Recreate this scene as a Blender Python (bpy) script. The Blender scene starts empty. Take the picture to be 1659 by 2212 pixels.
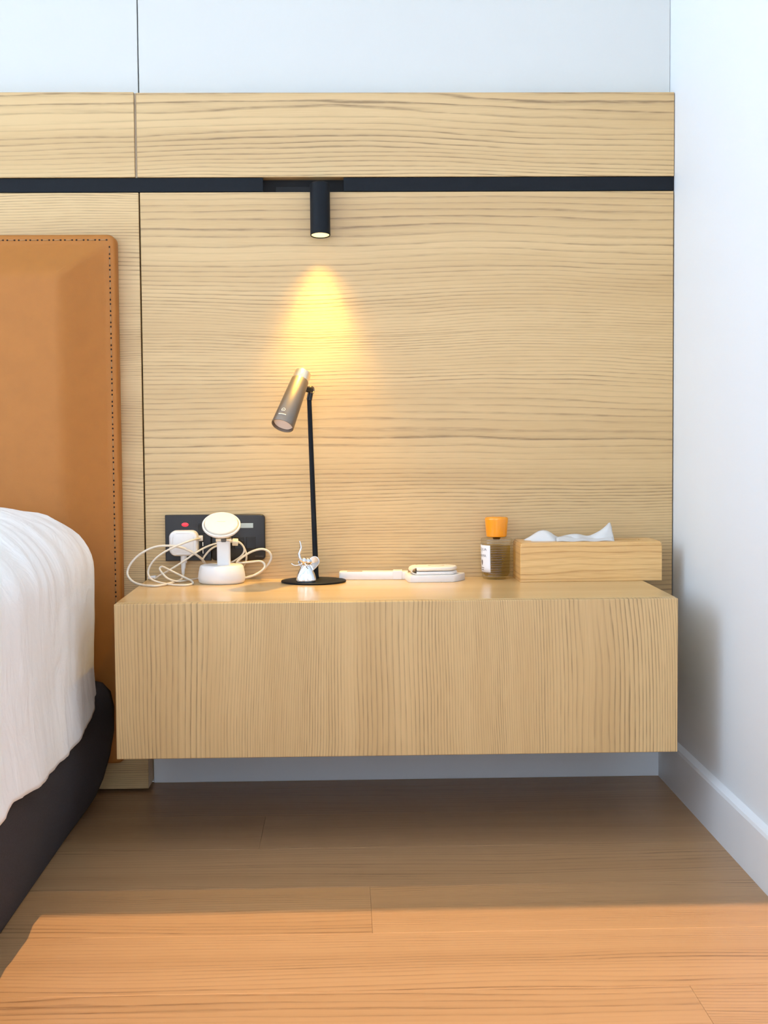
import bpy, bmesh, math, random
from mathutils import Vector, Matrix, Euler, noise as mnoise

scene = bpy.context.scene
col = scene.collection
PI = math.pi
random.seed(7)

# ------------------------------------------------------------------ camera
cam_d = bpy.data.cameras.new('camera')
cam = bpy.data.objects.new('camera', cam_d); col.objects.link(cam)
cam_d.sensor_fit = 'HORIZONTAL'; cam_d.sensor_width = 36.0
cam_d.lens = 36.0 * 3060.1 / 1659.0
cam_d.clip_start = 0.05
cam.matrix_world = (Matrix.Translation((0, -2.6838, 0.6847)) @ Matrix.Rotation(-0.0269, 4, 'Z')
                    @ Matrix.Rotation(PI/2 - 0.0571, 4, 'X') @ Matrix.Rotation(-0.0076, 4, 'Z'))
scene.camera = cam

# ------------------------------------------------------------------ view, world, sun
vs = scene.view_settings
vs.view_transform = 'Standard'; vs.look = 'None'; vs.gamma = 1.0; vs.use_curve_mapping = False
vs.exposure = -0.28

cy = scene.cycles                       # light-path limits: plenty for a room with two windows
cy.max_bounces = 7; cy.diffuse_bounces = 4; cy.glossy_bounces = 3; cy.transmission_bounces = 4
cy.use_adaptive_sampling = True; cy.adaptive_threshold = 0.09; cy.adaptive_min_samples = 16

world = bpy.data.worlds.new('sky'); scene.world = world
world.use_nodes = True
bg = world.node_tree.nodes['Background']
bg.inputs[0].default_value = (0.76, 0.92, 1.12, 1); bg.inputs[1].default_value = 5.1

sd = bpy.data.lights.new('sun', 'SUN'); sun = bpy.data.objects.new('sun', sd); col.objects.link(sun)
sd.energy = 8.2; sd.color = (1.0, 0.65, 0.33); sd.angle = math.radians(0.2)
SUN_DIR = Vector((0.002, math.cos(math.radians(33.7)), -math.sin(math.radians(33.7))))
sun.rotation_euler = SUN_DIR.to_track_quat('-Z', 'Y').to_euler()
sun.location = (0, -8, 6)

# room box
X0, X1, Y0, Y1, ZC = -2.6, 0.6247, -4.2, 0.079, 2.7
LW = (-3.9, -0.40, 0.35, 2.62)       # left window  y0,y1,z0,z1
RW = (-1.15, 0.66, 0.55, 2.45)       # rear window  x0,x1,z0,z1
FILL_WIN = (-2.45, -1.30, 0.10, 1.55)     # unseen rear opening, added to brighten the low right wall and nightstand front
for nm, loc, rot, sx, sy in (('sky_portal', (X0-0.16, (LW[0]+LW[1])/2, (LW[2]+LW[3])/2), (0, -PI/2, 0), LW[3]-LW[2], LW[1]-LW[0]),
                             ('sky_portal', ((RW[0]+RW[1])/2, Y0-0.16, (RW[2]+RW[3])/2), (PI/2, 0, 0), RW[1]-RW[0], RW[3]-RW[2]),
                             ('sky_portal', ((FILL_WIN[0]+FILL_WIN[1])/2, Y0-0.16, (FILL_WIN[2]+FILL_WIN[3])/2), (PI/2, 0, 0), FILL_WIN[1]-FILL_WIN[0], FILL_WIN[3]-FILL_WIN[2])):
    ld = bpy.data.lights.new(nm, 'AREA'); lo = bpy.data.objects.new(nm, ld); col.objects.link(lo)
    ld.shape = 'RECTANGLE'; ld.size = sx; ld.size_y = sy
    ld.cycles.is_portal = True
    lo.location = loc; lo.rotation_euler = rot

# ------------------------------------------------------------------ material helpers
def new_mat(name):
    m = bpy.data.materials.new(name); m.use_nodes = True
    nt = m.node_tree
    return m, nt, nt.nodes['Principled BSDF']

def plain(name, rgb, rough=0.5, metal=0.0, spec=0.5, coat=0.0, noise_amt=0.0, noise_scale=60, bump=0.0, bump_scale=300, sheen=0.0, emit=None, emit_s=0.0):
    m, nt, b = new_mat(name)
    b.inputs['Base Color'].default_value = (*rgb, 1)
    b.inputs['Roughness'].default_value = rough
    b.inputs['Metallic'].default_value = metal
    b.inputs['Specular IOR Level'].default_value = spec
    b.inputs['Coat Weight'].default_value = coat
    b.inputs['Sheen Weight'].default_value = sheen
    tc = nt.nodes.new('ShaderNodeTexCoord')
    n = nt.nodes.new('ShaderNodeTexNoise'); n.inputs['Scale'].default_value = noise_scale; n.inputs['Detail'].default_value = 3
    nt.links.new(tc.outputs['Object'], n.inputs['Vector'])
    if noise_amt > 0:
        mx = nt.nodes.new('ShaderNodeMix'); mx.data_type = 'RGBA'
        mx.inputs['A'].default_value = (*[c*(1-noise_amt) for c in rgb], 1)
        mx.inputs['B'].default_value = (*[min(1, c*(1+noise_amt)) for c in rgb], 1)
        nt.links.new(n.outputs['Fac'], mx.inputs['Factor'])
        nt.links.new(mx.outputs['Result'], b.inputs['Base Color'])
    if bump > 0:
        n2 = nt.nodes.new('ShaderNodeTexNoise'); n2.inputs['Scale'].default_value = bump_scale; n2.inputs['Detail'].default_value = 2
        nt.links.new(tc.outputs['Object'], n2.inputs['Vector'])
        bp = nt.nodes.new('ShaderNodeBump'); bp.inputs['Strength'].default_value = bump; bp.inputs['Distance'].default_value = 0.001
        nt.links.new(n2.outputs['Fac'], bp.inputs['Height'])
        nt.links.new(bp.outputs['Normal'], b.inputs['Normal'])
    if emit:
        b.inputs['Emission Color'].default_value = (*emit, 1); b.inputs['Emission Strength'].default_value = emit_s
    return m

def wood(name, axis, light, dark, mid, off=(0, 0, 0), rough=0.42, warp=0.035, period=0.19, k1=48., k2=400., line=1.25,
         fine=0.6, rnd=False, warp_u=1.1, warp_v=3.0, across=None):
    """axis: grain direction ('x','y','z'); across: the axis the growth lines stack along."""
    m, nt, b = new_mat(name); N = nt.nodes; L = nt.links
    def math_(op, a, bb=None, cc=None):
        n = N.new('ShaderNodeMath'); n.operation = op
        for i, v in enumerate((a, bb, cc)):
            if v is None: continue
            if isinstance(v, (int, float)): n.inputs[i].default_value = v
            else: L.new(v, n.inputs[i])
        return n.outputs[0]
    tc = N.new('ShaderNodeTexCoord')
    ad = N.new('ShaderNodeVectorMath'); ad.operation = 'ADD'; ad.inputs[1].default_value = off
    L.new(tc.outputs['Object'], ad.inputs[0])
    src = ad.outputs[0]
    if rnd:
        oi = N.new('ShaderNodeObjectInfo')
        cb = N.new('ShaderNodeCombineXYZ')
        r37 = math_('MULTIPLY', oi.outputs['Random'], 37.0); r91 = math_('MULTIPLY', oi.outputs['Random'], 11.3)
        L.new(r37, cb.inputs[0]); L.new(r91, cb.inputs[1]); L.new(r37, cb.inputs[2])
        a2 = N.new('ShaderNodeVectorMath'); a2.operation = 'ADD'
        L.new(src, a2.inputs[0]); L.new(cb.outputs[0], a2.inputs[1]); src = a2.outputs[0]
    sep = N.new('ShaderNodeSeparateXYZ'); L.new(src, sep.inputs[0])
    ax = 'xyz'.index(axis)
    ac = 'xyz'.index(across) if across else (2 if axis == 'x' else 0)
    u, v = sep.outputs[ax], sep.outputs[ac]
    w = sep.outputs[3-ax-ac]
    def noise(su, sv, detail=2, rough_=0.5, sw=1.0, seed=0.0):
        cb = N.new('ShaderNodeCombineXYZ')
        L.new(math_('MULTIPLY', u, su), cb.inputs[0]); L.new(math_('MULTIPLY', v, sv), cb.inputs[1])
        L.new(math_('MULTIPLY_ADD', w, sw, seed), cb.inputs[2])
        n = N.new('ShaderNodeTexNoise'); n.inputs['Scale'].default_value = 1.0
        n.inputs['Detail'].default_value = detail; n.inputs['Roughness'].default_value = rough_
        L.new(cb.outputs[0], n.inputs['Vector']); return n.outputs['Fac']
    n1 = noise(warp_u, warp_v, 1.5)
    n1b = noise(7.0, 9.0, 1.0, seed=4.2)
    v2 = math_('ADD', math_('MULTIPLY_ADD', n1, warp*2, v), math_('MULTIPLY', n1b, 0.004))
    vl = math_('PINGPONG', v2, period)
    ph = math_('ADD', math_('MULTIPLY', vl, k1), math_('MULTIPLY', math_('MULTIPLY', vl, vl), k2))
    ph = math_('ADD', ph, math_('MULTIPLY', noise(3, 60, 2, seed=9.1), 0.9))
    fr = math_('FRACT', ph)
    ramp = N.new('ShaderNodeValToRGB'); cr = ramp.color_ramp
    cr.elements[0].position = 0.0; cr.elements[0].color = (0, 0, 0, 1)
    cr.elements[1].position = 1.0; cr.elements[1].color = (0, 0, 0, 1)
    for p, c in ((0.50, 0.06), (0.72, 0.30), (0.84, 1.0), (0.92, 0.60)):
        e = cr.elements.new(p); e.color = (c, c, c, 1)
    L.new(fr, ramp.inputs[0])
    brk = noise(26, 300, 2, seed=2.0)                    # breaks the lines into pores
    brk = math_('MULTIPLY_ADD', brk, 1.8, -0.15)
    amp = N.new('ShaderNodeMapRange'); amp.inputs['From Min'].default_value = 0.32; amp.inputs['From Max'].default_value = 0.68
    amp.inputs['To Min'].default_value = 0.15; amp.inputs['To Max'].default_value = 1.15
    L.new(noise(0.8, 22, 3, 0.6, seed=13.0), amp.inputs[0])
    ln = math_('MULTIPLY', math_('MULTIPLY', math_('MULTIPLY', ramp.outputs[0], brk), amp.outputs[0]), line)
    fib = noise(14, 900, 2, 0.6, seed=7.0)
    fib = math_('MULTIPLY', math_('SUBTRACT', fib, 0.5), fine)
    band = noise(0.6, 14, 2, seed=5.5)
    mx1 = N.new('ShaderNodeMix'); mx1.data_type = 'RGBA'
    mx1.inputs['A'].default_value = (*light, 1); mx1.inputs['B'].default_value = (*mid, 1)
    rb = N.new('ShaderNodeMapRange'); rb.inputs['From Min'].default_value = 0.35; rb.inputs['From Max'].default_value = 0.7
    L.new(math_('ADD', band, fib), rb.inputs[0]); L.new(rb.outputs[0], mx1.inputs['Factor'])
    mx2 = N.new('ShaderNodeMix'); mx2.data_type = 'RGBA'
    L.new(mx1.outputs['Result'], mx2.inputs['A']); mx2.inputs['B'].default_value = (*dark, 1)
    cl = N.new('ShaderNodeClamp'); L.new(ln, cl.inputs[0]); L.new(cl.outputs[0], mx2.inputs['Factor'])
    L.new(mx2.outputs['Result'], b.inputs['Base Color'])
    b.inputs['Roughness'].default_value = rough
    bp = N.new('ShaderNodeBump'); bp.inputs['Strength'].default_value = 0.25; bp.inputs['Distance'].default_value = 0.0006
    bp.invert = True
    L.new(cl.outputs[0], bp.inputs['Height']); L.new(bp.outputs['Normal'], b.inputs['Normal'])
    return m

OAK_L, OAK_M, OAK_D = (0.665, 0.458, 0.218), (0.565, 0.370, 0.162), (0.29, 0.180, 0.076)
M = {}
M['oak_h'] = wood('oak_laminate_horizontal', 'x', OAK_L, OAK_D, OAK_M, off=(0.37, 0.0, 0.045))
M['oak_up'] = wood('oak_laminate_upper', 'x', OAK_L, OAK_D, OAK_M, off=(2.9, 0.0, 0.58))
M['oak_hl'] = wood('oak_laminate_left', 'x', OAK_L, OAK_D, OAK_M, off=(5.3, 0.3, 0.12), k1=120)
M['oak_v'] = wood('oak_laminate_vertical', 'z', (0.655, 0.448, 0.210), (0.29, 0.186, 0.078), (0.565, 0.368, 0.160), off=(0.66, 0.0, 1.3), period=0.17, warp=0.03, k1=75, k2=700, warp_u=1.8)
M['oak_t'] = wood('oak_laminate_top', 'x', OAK_L, OAK_D, OAK_M, across='y', off=(1.1, 0.4, 0.0), rough=0.22, line=0.35, fine=0.3)
M['floor'] = wood('oak_floorboard', 'x', (0.45, 0.262, 0.124), (0.20, 0.102, 0.042), (0.40, 0.226, 0.102), across='y', rnd=True, rough=0.38,
                  period=0.24, warp=0.05, k1=45, k2=300, line=1.2, fine=0.7, warp_u=1.3, warp_v=4.5)
M['bamboo'] = wood('laminated_bamboo', 'x', (0.84, 0.53, 0.215), (0.52, 0.25, 0.075), (0.72, 0.41, 0.145), period=0.5, k1=75, k2=90, warp=0.012, line=1.1, fine=1.3, warp_u=5.0, warp_v=12, rough=0.35)
M['wall'] = plain('white_wall_paint', (0.83, 0.88, 0.92), 0.55, noise_amt=0.01, noise_scale=3, bump=0.05, bump_scale=500)
M['white_lam'] = plain('white_laminate', (0.63, 0.63, 0.595), 0.35, noise_amt=0.01, noise_scale=4)
M['skirting'] = plain('white_skirting_paint', (0.86, 0.90, 0.94), 0.4, noise_amt=0.02, noise_scale=12)
M['ceiling'] = plain('ceiling_paint', (0.88, 0.89, 0.89), 0.7, noise_amt=0.01)
M['black_metal'] = plain('black_anodised_metal', (0.005, 0.007, 0.010), 0.55, spec=0.2, noise_amt=0.15, noise_scale=200, bump=0.1, bump_scale=900)
M['channel'] = plain('black_channel', (0.004, 0.004, 0.005), 0.7, noise_amt=0.1)
M['leather'] = plain('tan_leather', (0.43, 0.160, 0.030), 0.5, spec=0.3, noise_amt=0.08, noise_scale=40, bump=0.18, bump_scale=900)
M['thread'] = plain('tan_thread', (0.40, 0.22, 0.09), 0.7, noise_amt=0.1, noise_scale=900)
M['hole'] = plain('stitch_hole', (0.02, 0.009, 0.004), 0.9, noise_amt=0.1)
M['dark_fabric'] = plain('dark_brown_upholstery', (0.055, 0.049, 0.051), 0.9, spec=0.15, noise_amt=0.35, noise_scale=400, bump=0.4, bump_scale=1200)
M['mattress'] = plain('mattress_ticking', (0.7, 0.69, 0.66), 0.8, noise_amt=0.03)
M['white_plastic'] = plain('white_plastic', (0.80, 0.77, 0.74), 0.35, noise_amt=0.01)
M['cream_plastic'] = plain('cream_plastic', (0.80, 0.74, 0.63), 0.4, noise_amt=0.01)
M['cable'] = plain('cream_cable', (0.74, 0.66, 0.54), 0.5, noise_amt=0.03)
M['grey_plastic'] = plain('grey_plastic', (0.12, 0.12, 0.12), 0.5, noise_amt=0.02)
M['black_plastic'] = plain('black_plastic', (0.014, 0.013, 0.014), 0.4, noise_amt=0.08, noise_scale=100)
M['black_gloss'] = plain('black_gloss', (0.006, 0.006, 0.006), 0.2)
M['lcd'] = plain('grey_display', (0.5, 0.58, 0.56), 0.25, noise_amt=0.01)
M['ink'] = plain('black_ink', (0.03, 0.025, 0.03), 0.6)
M['faint_ink'] = plain('faint_ink', (0.55, 0.42, 0.27), 0.6)
M['grey_ink'] = plain('grey_ink', (0.16, 0.13, 0.12), 0.6)
M['neon'] = plain('red_neon', (0.6, 0.02, 0.03), 0.3, emit=(1.0, 0.03, 0.05), emit_s=1.6)
M['gunmetal'] = plain('gunmetal', (0.27, 0.225, 0.185), 0.45, metal=1.0, noise_amt=0.04, noise_scale=500)
M['champagne'] = plain('champagne_metal', (0.82, 0.74, 0.60), 0.28, metal=1.0, noise_amt=0.02)
M['diffuser'] = plain('frosted_diffuser', (0.75, 0.66, 0.62), 0.6, noise_amt=0.01)
M['white_ink'] = plain('white_ink', (0.85, 0.8, 0.72), 0.5)
M['chrome'] = plain('chrome', (0.72, 0.73, 0.75), 0.06, metal=1.0)
M['orange_cap'] = plain('orange_lacquer', (0.95, 0.33, 0.008), 0.22, coat=0.4, noise_amt=0.01)
M['label'] = plain('white_paper_label', (0.85, 0.84, 0.87), 0.6, noise_amt=0.01)
M['tissue'] = plain('tissue_paper', (0.92, 0.91, 0.89), 0.9, noise_amt=0.02, noise_scale=80)
def translucent(mat, rgb, fac):
    nt = mat.node_tree; p = nt.nodes['Principled BSDF']
    t = nt.nodes.new('ShaderNodeBsdfTranslucent'); t.inputs[0].default_value = (*rgb, 1)
    mx = nt.nodes.new('ShaderNodeMixShader'); mx.inputs[0].default_value = fac
    nt.links.new(p.outputs[0], mx.inputs[1]); nt.links.new(t.outputs[0], mx.inputs[2])
    nt.links.new(mx.outputs[0], nt.nodes['Material Output'].inputs[0])
translucent(M['tissue'], (0.95, 0.94, 0.92), 0.35)
M['lamp_glow'] = plain('lamp_glow', (1.0, 0.85, 0.5), 0.4, emit=(1.0, 0.72, 0.28), emit_s=2.2)
M['alu'] = plain('window_aluminium', (0.35, 0.36, 0.37), 0.4, metal=0.6)
M['slot'] = plain('brown_slot', (0.25, 0.13, 0.06), 0.6)
M['shadow_gap'] = plain('raw_board_edge', (0.55, 0.45, 0.32), 0.8, noise_amt=0.1)

def glass_mat(name, tint, gloss, blend, floor_=0.03):
    """thin clear material: tinted see-through with a grazing-angle mirror sheen"""
    m = bpy.data.materials.new(name); m.use_nodes = True; nt = m.node_tree
    nt.nodes.remove(nt.nodes['Principled BSDF'])
    t = nt.nodes.new('ShaderNodeBsdfTransparent'); t.inputs[0].default_value = (*tint, 1)
    g = nt.nodes.new('ShaderNodeBsdfGlossy'); g.inputs['Roughness'].default_value = 0.04
    lw = nt.nodes.new('ShaderNodeLayerWeight'); lw.inputs[0].default_value = blend
    mr = nt.nodes.new('ShaderNodeMath'); mr.operation = 'MULTIPLY_ADD'; mr.inputs[1].default_value = gloss; mr.inputs[2].default_value = floor_
    nt.links.new(lw.outputs['Facing'], mr.inputs[0])
    mx = nt.nodes.new('ShaderNodeMixShader'); nt.links.new(mr.outputs[0], mx.inputs[0])
    nt.links.new(t.outputs[0], mx.inputs[1]); nt.links.new(g.outputs[0], mx.inputs[2])
    nt.links.new(mx.outputs[0], nt.nodes['Material Output'].inputs[0])
    return m
M['glass'] = glass_mat('clear_glass', (0.98, 0.98, 0.94), 0.5, 0.3, 0.03)
M['liquid'] = glass_mat('golden_cologne', (0.96, 0.85, 0.47), 0.15, 0.2, 0.0)

def pane_mat():
    m = bpy.data.materials.new('window_glass'); m.use_nodes = True; nt = m.node_tree
    nt.nodes.remove(nt.nodes['Principled BSDF'])
    t = nt.nodes.new('ShaderNodeBsdfTransparent'); g = nt.nodes.new('ShaderNodeBsdfGlossy'); g.inputs['Roughness'].default_value = 0.0
    mx = nt.nodes.new('ShaderNodeMixShader'); mx.inputs[0].default_value = 0.05
    nt.links.new(t.outputs[0], mx.inputs[1]); nt.links.new(g.outputs[0], mx.inputs[2])
    nt.links.new(mx.outputs[0], nt.nodes['Material Output'].inputs[0])
    return m
M['pane'] = pane_mat()

def linen_mat():
    m, nt, b = new_mat('white_cotton_sheet'); N = nt.nodes; L = nt.links
    b.inputs['Base Color'].default_value = (0.90, 0.875, 0.84, 1); b.inputs['Roughness'].default_value = 0.85
    b.inputs['Sheen Weight'].default_value = 0.15
    tc = N.new('ShaderNodeTexCoord'); mp = N.new('ShaderNodeMapping'); mp.inputs['Scale'].default_value = (8, 9, 6)
    L.new(tc.outputs['Object'], mp.inputs[0])
    n = N.new('ShaderNodeTexNoise'); n.inputs['Scale'].default_value = 1.3; n.inputs['Detail'].default_value = 5; n.inputs['Distortion'].default_value = 1.2
    L.new(mp.outputs[0], n.inputs['Vector'])
    r = N.new('ShaderNodeValToRGB'); r.color_ramp.elements[0].position = 0.35; r.color_ramp.elements[1].position = 0.65
    L.new(n.outputs['Fac'], r.inputs[0])
    bp = N.new('ShaderNodeBump'); bp.inputs['Strength'].default_value = 0.35; bp.inputs['Distance'].default_value = 0.006
    L.new(r.outputs[0], bp.inputs['Height']); L.new(bp.outputs['Normal'], b.inputs['Normal'])
    return m
M['linen'] = linen_mat()

# ------------------------------------------------------------------ mesh helpers
def link(name, me, mat, parent=None):
    o = bpy.data.objects.new(name, me); col.objects.link(o)
    mats = mat if isinstance(mat, (list, tuple)) else [mat]
    if not me.materials:
        for k in mats: me.materials.append(M[k])
    if parent: o.parent = parent
    return o

def obj(name, bm, mat, parent=None, smooth=False, angle=None):
    bmesh.ops.recalc_face_normals(bm, faces=bm.faces)
    me = bpy.data.meshes.new(name); bm.to_mesh(me); bm.free()
    if smooth:
        for p in me.polygons: p.use_smooth = True
        if angle: me.set_sharp_from_angle(angle=math.radians(angle))
    return link(name, me, mat, parent)

def tag(o, label, cat, group=None):
    o['label'] = label; o['category'] = cat
    if group: o['group'] = group
    return o

def struct(o):
    o['kind'] = 'structure'; return o

def thing(name, label, cat, loc=(0, 0, 0), rot=(0, 0, 0)):
    o = bpy.data.objects.new(name, None); col.objects.link(o)
    o.empty_display_size = 0.02
    o.location = loc; o.rotation_euler = rot
    return tag(o, label, cat)

def box(bm, x0, x1, y0, y1, z0, z1, bev=0.0, seg=1, mi=0):
    vs_ = [bm.verts.new((x, y, z)) for x in (x0, x1) for y in (y0, y1) for z in (z0, z1)]
    fs = []
    for idx in ((0, 1, 3, 2), (4, 6, 7, 5), (0, 4, 5, 1), (2, 3, 7, 6), (0, 2, 6, 4), (1, 5, 7, 3)):
        f = bm.faces.new([vs_[i] for i in idx]); f.material_index = mi; fs.append(f)
    if bev > 0:
        es = list({e for f in fs for e in f.edges})
        bmesh.ops.bevel(bm, geom=es, offset=bev, segments=seg, affect='EDGES', profile=0.5)
    return bm

def nb(): return bmesh.new()

def lathe(bm, prof, n=48, mat4=None, close=False, mi=0):
    """prof: (r,z) list, revolved about z; r==0 ends become poles."""
    rings = []
    for r, z in prof:
        if r <= 1e-7: rings.append([bm.verts.new((0, 0, z))])
        else: rings.append([bm.verts.new((r*math.cos(2*PI*i/n), r*math.sin(2*PI*i/n), z)) for i in range(n)])
    pairs = list(zip(rings, rings[1:])) + ([(rings[-1], rings[0])] if close else [])
    for a, b in pairs:
        for i in range(n):
            j = (i+1) % n
            if len(a) == 1 and len(b) == 1: continue
            if len(a) == 1: f = bm.faces.new((a[0], b[i], b[j]))
            elif len(b) == 1: f = bm.faces.new((a[i], b[0], a[j]))
            else: f = bm.faces.new((a[i], b[i], b[j], a[j]))
            f.material_index = mi
    if mat4 is not None:
        bmesh.ops.transform(bm, matrix=mat4, verts=[v for r in rings for v in r])
    return bm

def catmull(pts, sub=8):
    P = [Vector(p) for p in pts]; out = []
    P = [P[0]*2-P[1]] + P + [P[-1]*2-P[-2]]
    for i in range(1, len(P)-2):
        a, b, c, d = P[i-1], P[i], P[i+1], P[i+2]
        for k in range(sub):
            t = k/sub
            out.append(0.5*((2*b)+(c-a)*t+(2*a-5*b+4*c-d)*t*t+(3*b-a-3*c+d)*t**3))
    out.append(P[-2]); return out

def tube(bm, pts, rad, n=10, caps=True):
    """rad: number or list per point."""
    P = [Vector(p) for p in pts]; k = len(P)
    R = rad if isinstance(rad, (list, tuple)) else [rad]*k
    T = [(P[min(i+1, k-1)]-P[max(i-1, 0)]).normalized() for i in range(k)]
    up = Vector((0, 0, 1)) if abs(T[0].z) < 0.9 else Vector((0, 1, 0))
    nrm = (up - T[0]*up.dot(T[0])).normalized(); rings = []
    for i in range(k):
        nrm = (nrm - T[i]*nrm.dot(T[i])).normalized(); bi = T[i].cross(nrm)
        rings.append([bm.verts.new(P[i]+(nrm*math.cos(2*PI*q/n)+bi*math.sin(2*PI*q/n))*R[i]) for q in range(n)])
    for a, b in zip(rings, rings[1:]):
        for q in range(n): bm.faces.new((a[q], a[(q+1) % n], b[(q+1) % n], b[q]))
    if caps:
        bm.faces.new(rings[0][::-1]); bm.faces.new(rings[-1])
    return bm

def rrect(w, h, r, seg=6):
    pts = []
    for cx, cy, a0 in ((w/2-r, h/2-r, 0), (-w/2+r, h/2-r, 90), (-w/2+r, -h/2+r, 180), (w/2-r, -h/2+r, 270)):
        for i in range(seg+1):
            a = math.radians(a0+90*i/seg); pts.append((cx+r*math.cos(a), cy+r*math.sin(a)))
    return pts

def inset_poly(pts, d):
    """shrink a convex outline about its centre by roughly d"""
    w = max(abs(p[0]) for p in pts); h = max(abs(p[1]) for p in pts)
    return [(x*(w-d)/w, y*(h-d)/h) for x, y in pts]

def slab(bm, pts, layers, mat4=None, mi=0):
    """stack outline pts at layers [(z, inset)], cap both ends."""
    rings = []
    for z, d in layers:
        rings.append([bm.verts.new((x, y, z)) for x, y in (inset_poly(pts, d) if d else pts)])
    n = len(pts)
    for a, b in zip(rings, rings[1:]):
        for i in range(n):
            f = bm.faces.new((a[i], a[(i+1) % n], b[(i+1) % n], b[i])); f.material_index = mi
    f = bm.faces.new(rings[0][::-1]); f.material_index = mi
    f = bm.faces.new(rings[-1]); f.material_index = mi
    if mat4 is not None: bmesh.ops.transform(bm, matrix=mat4, verts=[v for r in rings for v in r])
    return bm

def soft(z0, z1, b):
    """layer list for a slab whose top and bottom edges are rounded by b"""
    L_ = []
    for i in range(4):
        a = PI/2*i/3; L_.append((z0+b*(1-math.sin(a)), b*(1-math.cos(a))))
    L_ = L_[::-1] if False else [(z0, b), (z0+b*0.29, b*0.29), (z0+b, 0.0)]
    return L_ + [(z1-b, 0.0), (z1-b*0.29, b*0.29), (z1, b)]

def align(origin, zdir, roll_ref=(1, 0, 0)):
    z = Vector(zdir).normalized(); x = Vector(roll_ref); x = (x - z*x.dot(z)).normalized(); y = z.cross(x)
    m = Matrix((x, y, z)).transposed().to_4x4(); m.translation = Vector(origin); return m

def ball(bm, c, r, scale=(1, 1, 1), seg=20, rot=None):
    m = Matrix.Translation(c) @ (rot if rot else Matrix.Identity(4)) @ Matrix.Diagonal((*scale, 1))
    bmesh.ops.create_uvsphere(bm, u_segments=seg, v_segments=seg//2, radius=r, matrix=m)

def text_bm(s, size, width=1.0):
    """flat lettering as a bmesh centred on x, baseline y=0"""
    cu = bpy.data.curves.new('lettering', 'FONT'); cu.body = s; cu.size = size; cu.align_x = 'CENTER'
    cu.resolution_u = 2
    o = bpy.data.objects.new('lettering', cu); col.objects.link(o)
    dg = bpy.context.evaluated_depsgraph_get(); dg.update()
    me = bpy.data.meshes.new_from_object(o.evaluated_get(dg))
    bpy.data.objects.remove(o); bpy.data.curves.remove(cu)
    bm = nb(); bm.from_mesh(me); bpy.data.meshes.remove(me)
    for v in bm.verts: v.co.x *= width
    return bm

# ================================================================== THE ROOM
# floor: planks 0.2 m wide, each a piece of its own
bm = nb(); box(bm, X0, X1, Y0, Y1, -0.12, -0.0125)
floor = struct(obj('floor', bm, 'channel'))
floor['label'] = 'brown oak plank floor'
edges = [Y1] + [-0.185 - 0.2*k + 0.2 for k in range(0, 30)]
edges = [e for e in edges if e > Y0+0.02] + [Y0]
forced = {-0.185: -0.148, -0.585: 0.031, -0.985: 0.418, -0.385: -0.66, -0.785: -0.66, 0.015: -0.66, Y1: -0.66}
for a, b in zip(edges, edges[1:]):
    j = None
    for k_, x_ in forced.items():
        if abs(a-k_) < 0.01: j = x_
    if j is None: j = random.uniform(-0.5, 0.7)
    js = sorted([x for x in [j+1.3*q for q in range(-4, 4)] if X0+0.03 < x < X1-0.03])
    js = [X0] + js + [X1]
    for p, q in zip(js, js[1:]):
        cx, cy = (p+q)/2, (a+b)/2
        bm = nb(); g = 0.00012
        box(bm, p-cx+g, q-cx-g, b-cy+g, a-cy-g, -0.012, 0.0, 0.0003)
        o = obj('plank', bm, 'floor', floor); o.location = (cx, cy, 0)

bm = nb(); box(bm, X0-0.15, X1+0.15, Y0-0.15, Y1+0.15, ZC, ZC+0.12)
struct(obj('ceiling', bm, 'ceiling'))
bm = nb(); box(bm, X1, X1+0.15, Y0-0.15, Y1+0.15, 0, ZC)
struct(obj('wall_right', bm, 'wall'))
# left wall with its window
bm = nb()
box(bm, X0-0.15, X0, Y0-0.15, LW[0], 0, ZC); box(bm, X0-0.15, X0, LW[1], Y1+0.15, 0, ZC)
box(bm, X0-0.15, X0, LW[0], LW[1], 0, LW[2]); box(bm, X0-0.15, X0, LW[0], LW[1], LW[3], ZC)
struct(obj('wall_left', bm, 'wall'))
bm = nb()
box(bm, X0-0.15, FILL_WIN[0], Y0-0.15, Y0, 0, ZC); box(bm, FILL_WIN[1], RW[0], Y0-0.15, Y0, 0, ZC)
box(bm, FILL_WIN[0], FILL_WIN[1], Y0-0.15, Y0, 0, FILL_WIN[2]); box(bm, FILL_WIN[0], FILL_WIN[1], Y0-0.15, Y0, FILL_WIN[3], ZC); box(bm, RW[1], X1+0.15, Y0-0.15, Y0, 0, ZC)
box(bm, RW[0], RW[1], Y0-0.15, Y0, 0, RW[2]); box(bm, RW[0], RW[1], Y0-0.15, Y0, RW[3], ZC)
struct(obj('wall_rear', bm, 'wall'))

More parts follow.
